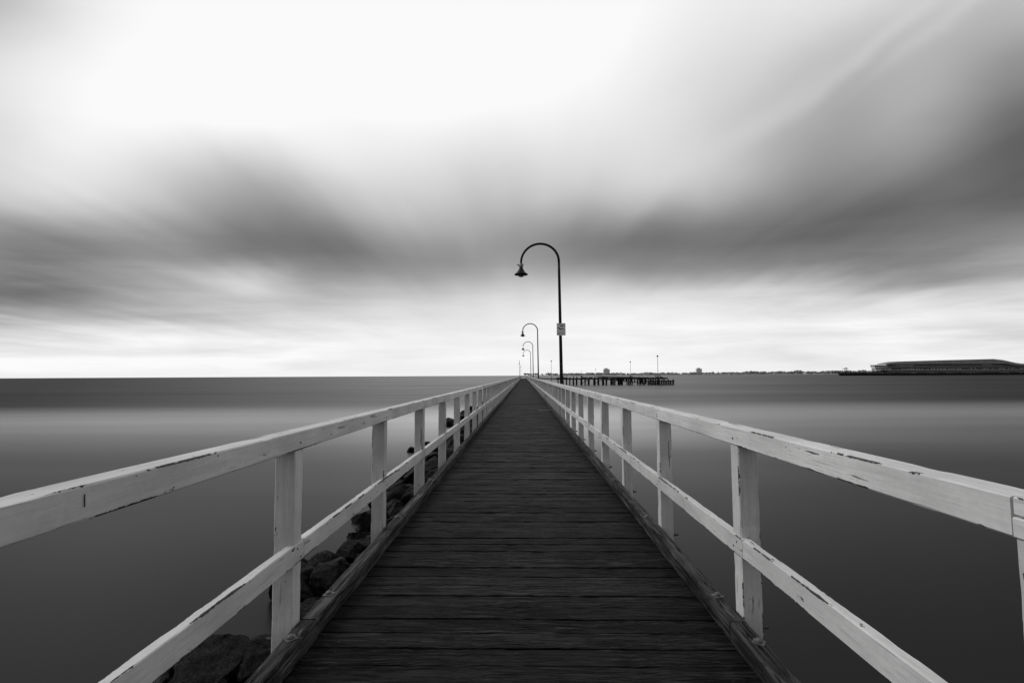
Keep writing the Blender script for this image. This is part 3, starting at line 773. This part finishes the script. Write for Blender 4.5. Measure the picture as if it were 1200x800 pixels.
# ------------------------------------------------------------------ terminal on its dark pier
def terminal():
    Y = 800.0
    def X(px): return P(px, 430, Y).x
    def Z(py, px=1110): return P(px, py, Y).z
    zd = Z(436.4)
    # quay
    q = empty('quay', (X(1100), Y, WATER), 'long low black quay running out from the right in front of the terminal', 'quay')
    bm = bmesh.new(); xa, xb = X(981), X(1330)
    pts = []; n = 60
    for k in range(n+1):
        x = xa+(xb-xa)*k/n; e = min(1, k/1.0)
        j = noise.noise(Vector((k*.7,0,0)))*.2
        pts.append([bm.verts.new(p) for p in ((x-xa*0-X(1100),-8,-2),(x-X(1100),-5.5+j,(zd-WATER)*(.75+.25*e)+j),(x*(1+14/800)-X(1100),14,zd-WATER+j*.3))])
    for A,B in zip(pts,pts[1:]):
        for i in range(2): bm.faces.new((A[i],B[i],B[i+1],A[i+1]))
    bm.faces.new(pts[0])
    link('wall', me_from(bm,'wall'), M['stone'], q)
    bm = bmesh.new()
    for k in range(90):
        x = xa+(xb-xa)*(k+.5)/90 - X(1100); tube_bm(bm, [(x,-8.4,-1),(x,-8.2,zd-WATER+rnd.uniform(-.3,.4))], .35, 6)
    tag(link('fender_piles', me_from(bm,'fender_piles'), M['stone'], q), kind=None)
    t = empty('terminal_building', (X(1110), Y+14, zd), 'long flat-roofed waterfront terminal with dark roof and rows of pale windows', 'building')
    ox = X(1110)
    def bx(name, p0, p1, pa, pb, y0, y1, mat):
        y1 = y0 + (y1-y0)*.4; p0 += 5
        bm = bmesh.new(); box_bm(bm, X(p0)-ox, X(p1)-ox, y0, y1, Z(pb)-zd, Z(pa)-zd); return link(name, me_from(bm,name), mat, t)
    bx('podium', 1037, 1330, 433.6, 436.35, 0, 40, M['mid_wall'])
    bx('terrace_slab', 1034, 1332, 433.05, 433.55, -2, 41, M['pale_wall'])
    bx('lower_storey', 1042, 1328, 430.4, 433.0, 2, 38, M['win'])
    bx('floor_slab', 1036, 1330, 429.6, 430.35, -1, 40, M['mid_wall'])
    bx('upper_storey', 1050, 1326, 426.2, 429.55, 3, 37, M['dark_roof'])
    # roof: low slope rising to the right then falling
    prof = [(1044,425.6),(1047,425.0),(1058,423.0),(1110,421.7),(1174,420.5),(1185.5,421.9),(1200,425.2),(1214,427.2)]
    bm = bmesh.new(); A = []; 
    for px, py in prof:
        x = X(px)-ox; z = Z(py,1110)-zd; zb = Z(426.1 if px < 1195 else 428.2)-zd
        A.append([bm.verts.new(p) for p in ((x,-2,zb),(x,-1,z),(x,17,z+.1),(x,17,zb))])
    for a,b in zip(A,A[1:]):
        for i in range(4): bm.faces.new((a[i],b[i],b[(i+1)%4],a[(i+1)%4]))
    bm.faces.new(A[0]); bm.faces.new(A[-1]); bmesh.ops.recalc_face_normals(bm, faces=bm.faces)
    link('roof', me_from(bm,'roof'), M['dark_roof'], t)
    rr = random.Random(4)
    def window(p0, p1, pa, pb, yy, mat):
        bm = bmesh.new(); box_bm(bm, X(p0)-ox, X(p1)-ox, yy-.25, yy-.02, Z(pb)-zd, Z(pa)-zd); link('window', me_from(bm,'window'), mat, t)
    px = 1060.0
    while px < 1079: window(px, px+rr.uniform(1.0,1.8), 426.7, 428.2+rr.uniform(-.2,.3), 3, M['lit']); px += 2.1
    for px in (1093,1096,1099.5,1104,1107,1110): window(px, px+1.4, 424.0, 424.8, -1.8, M['pale_wall'])
    px = 1163.0
    while px < 1174: window(px, px+1.4, 426.4, 428.0, 3, M['lit']); px += 1.9
    px = 1050.0
    while px < 1240:
        window(px, px+rr.uniform(1.2,2.6), 431.0+rr.uniform(0,.3), 432.4, 2, M['lit'] if rr.random()<.42 else M['pale_wall'] if rr.random()<.5 else M['mid_wall']); px += rr.uniform(3.0,4.4)
    px = 1052.0
    while px < 1240:
        bm = bmesh.new(); tube_bm(bm, [(X(px)-ox,-1,Z(433.0)-zd),(X(px)-ox,-1,Z(430.4)-zd)], .35, 6); link('column', me_from(bm,'column'), M['mid_wall'], t); px += 7.7
    # pale sheds at the left end
    for p0,p1,pa,pb,lb in ((1027,1041,427.0,430.0,'pale long shed roofed box at the left end of the terminal, upper one'),(1028,1046,430.6,433.0,'pale low shed below the upper one at the left end of the terminal')):
        r = empty('shed', ((X(p0)+X(p1))/2, Y+4, zd), lb, 'shed'); w = X(p1)-X(p0); h = Z(pa)-zd; h0 = Z(pb)-zd
        bm = bmesh.new(); box_bm(bm, -w/2,w/2,0,9,h0,h*.92); link('wall', me_from(bm,'wall'), M['pale_wall'], r)
        bm = bmesh.new(); box_bm(bm, -w/2-.6,w/2+.6,-.8,9.8,h*.92+.02,h); link('roof', me_from(bm,'roof'), M['mid_wall'], r)
        bm = bmesh.new()
        for k in range(6): box_bm(bm, -w/2+w*(k+.2)/6, -w/2+w*(k+.7)/6, -.1,-.01, h0+(h-h0)*.25, h0+(h-h0)*.6)
        link('window_row', me_from(bm,'window_row'), M['win'], r)
        bm = bmesh.new()
        for k in range(5): x = -w/2+w*(k+.1)/4.4; tube_bm(bm, [(x,4,0),(x,4,h0+.05)], .3, 6)
        link('stilts', me_from(bm,'stilts'), M['mid_wall'], r)
    # beacon on the quay end
    r = empty('beacon', (X(990.5), Y, zd), 'small pale beacon tower with a cross arm on the left tip of the quay', 'beacon')
    bm = bmesh.new(); tube_bm(bm, [(-2,0,0),(-1,0,6.4)], .25, 6); tube_bm(bm, [(2,0,0),(1,0,6.4)], .25, 6); tube_bm(bm, [(-1.5,0,2.5),(1.5,0,2.5)], .2, 6); link('tower', me_from(bm,'tower'), M['mid_wall'], r)
    bm = bmesh.new(); box_bm(bm, -4,4,-.6,.6,6.3,7.3); box_bm(bm, .4,2.2,-.6,.6,7.3,8.4); link('cross_arm', me_from(bm,'cross_arm'), M['mid_wall'], r)
    # bushes on quay
    rb = random.Random(9); kb = 0
    for px in list(range(984,1036,4)):
        s = rb.uniform(1.4,2.6); bm = bmesh.new()
        for j in range(26):
            a = rb.uniform(0,6.28); rr_ = s*rb.random()**.5
            rock_bm(bm, (rr_*math.cos(a)*1.3, rr_*math.sin(a), s*.4+rb.uniform(0,s*.9)*(1-rr_/s*.6)), (s*.3,s*.3,s*.22), kb*31+j, 1)
        r = empty('bush', (X(px), Y+10, zd-.2), 'dark bush on the low quay left of the terminal', 'bush', 'bushes on the quay')
        link('foliage', me_from(bm,'foliage'), M['dark_tree'], r)
        bm = bmesh.new(); tube_bm(bm, [(0,0,0),(0,0,s*.6)], .15, 6); link('trunk', me_from(bm,'trunk'), M['dark_wood'], r); kb += 1
terminal()
# ------------------------------------------------------------------ render settings
scene.render.engine = 'CYCLES'
scene.view_settings.view_transform = 'Standard'; scene.view_settings.look = 'None'
scene.view_settings.exposure = 0; scene.view_settings.gamma = 1
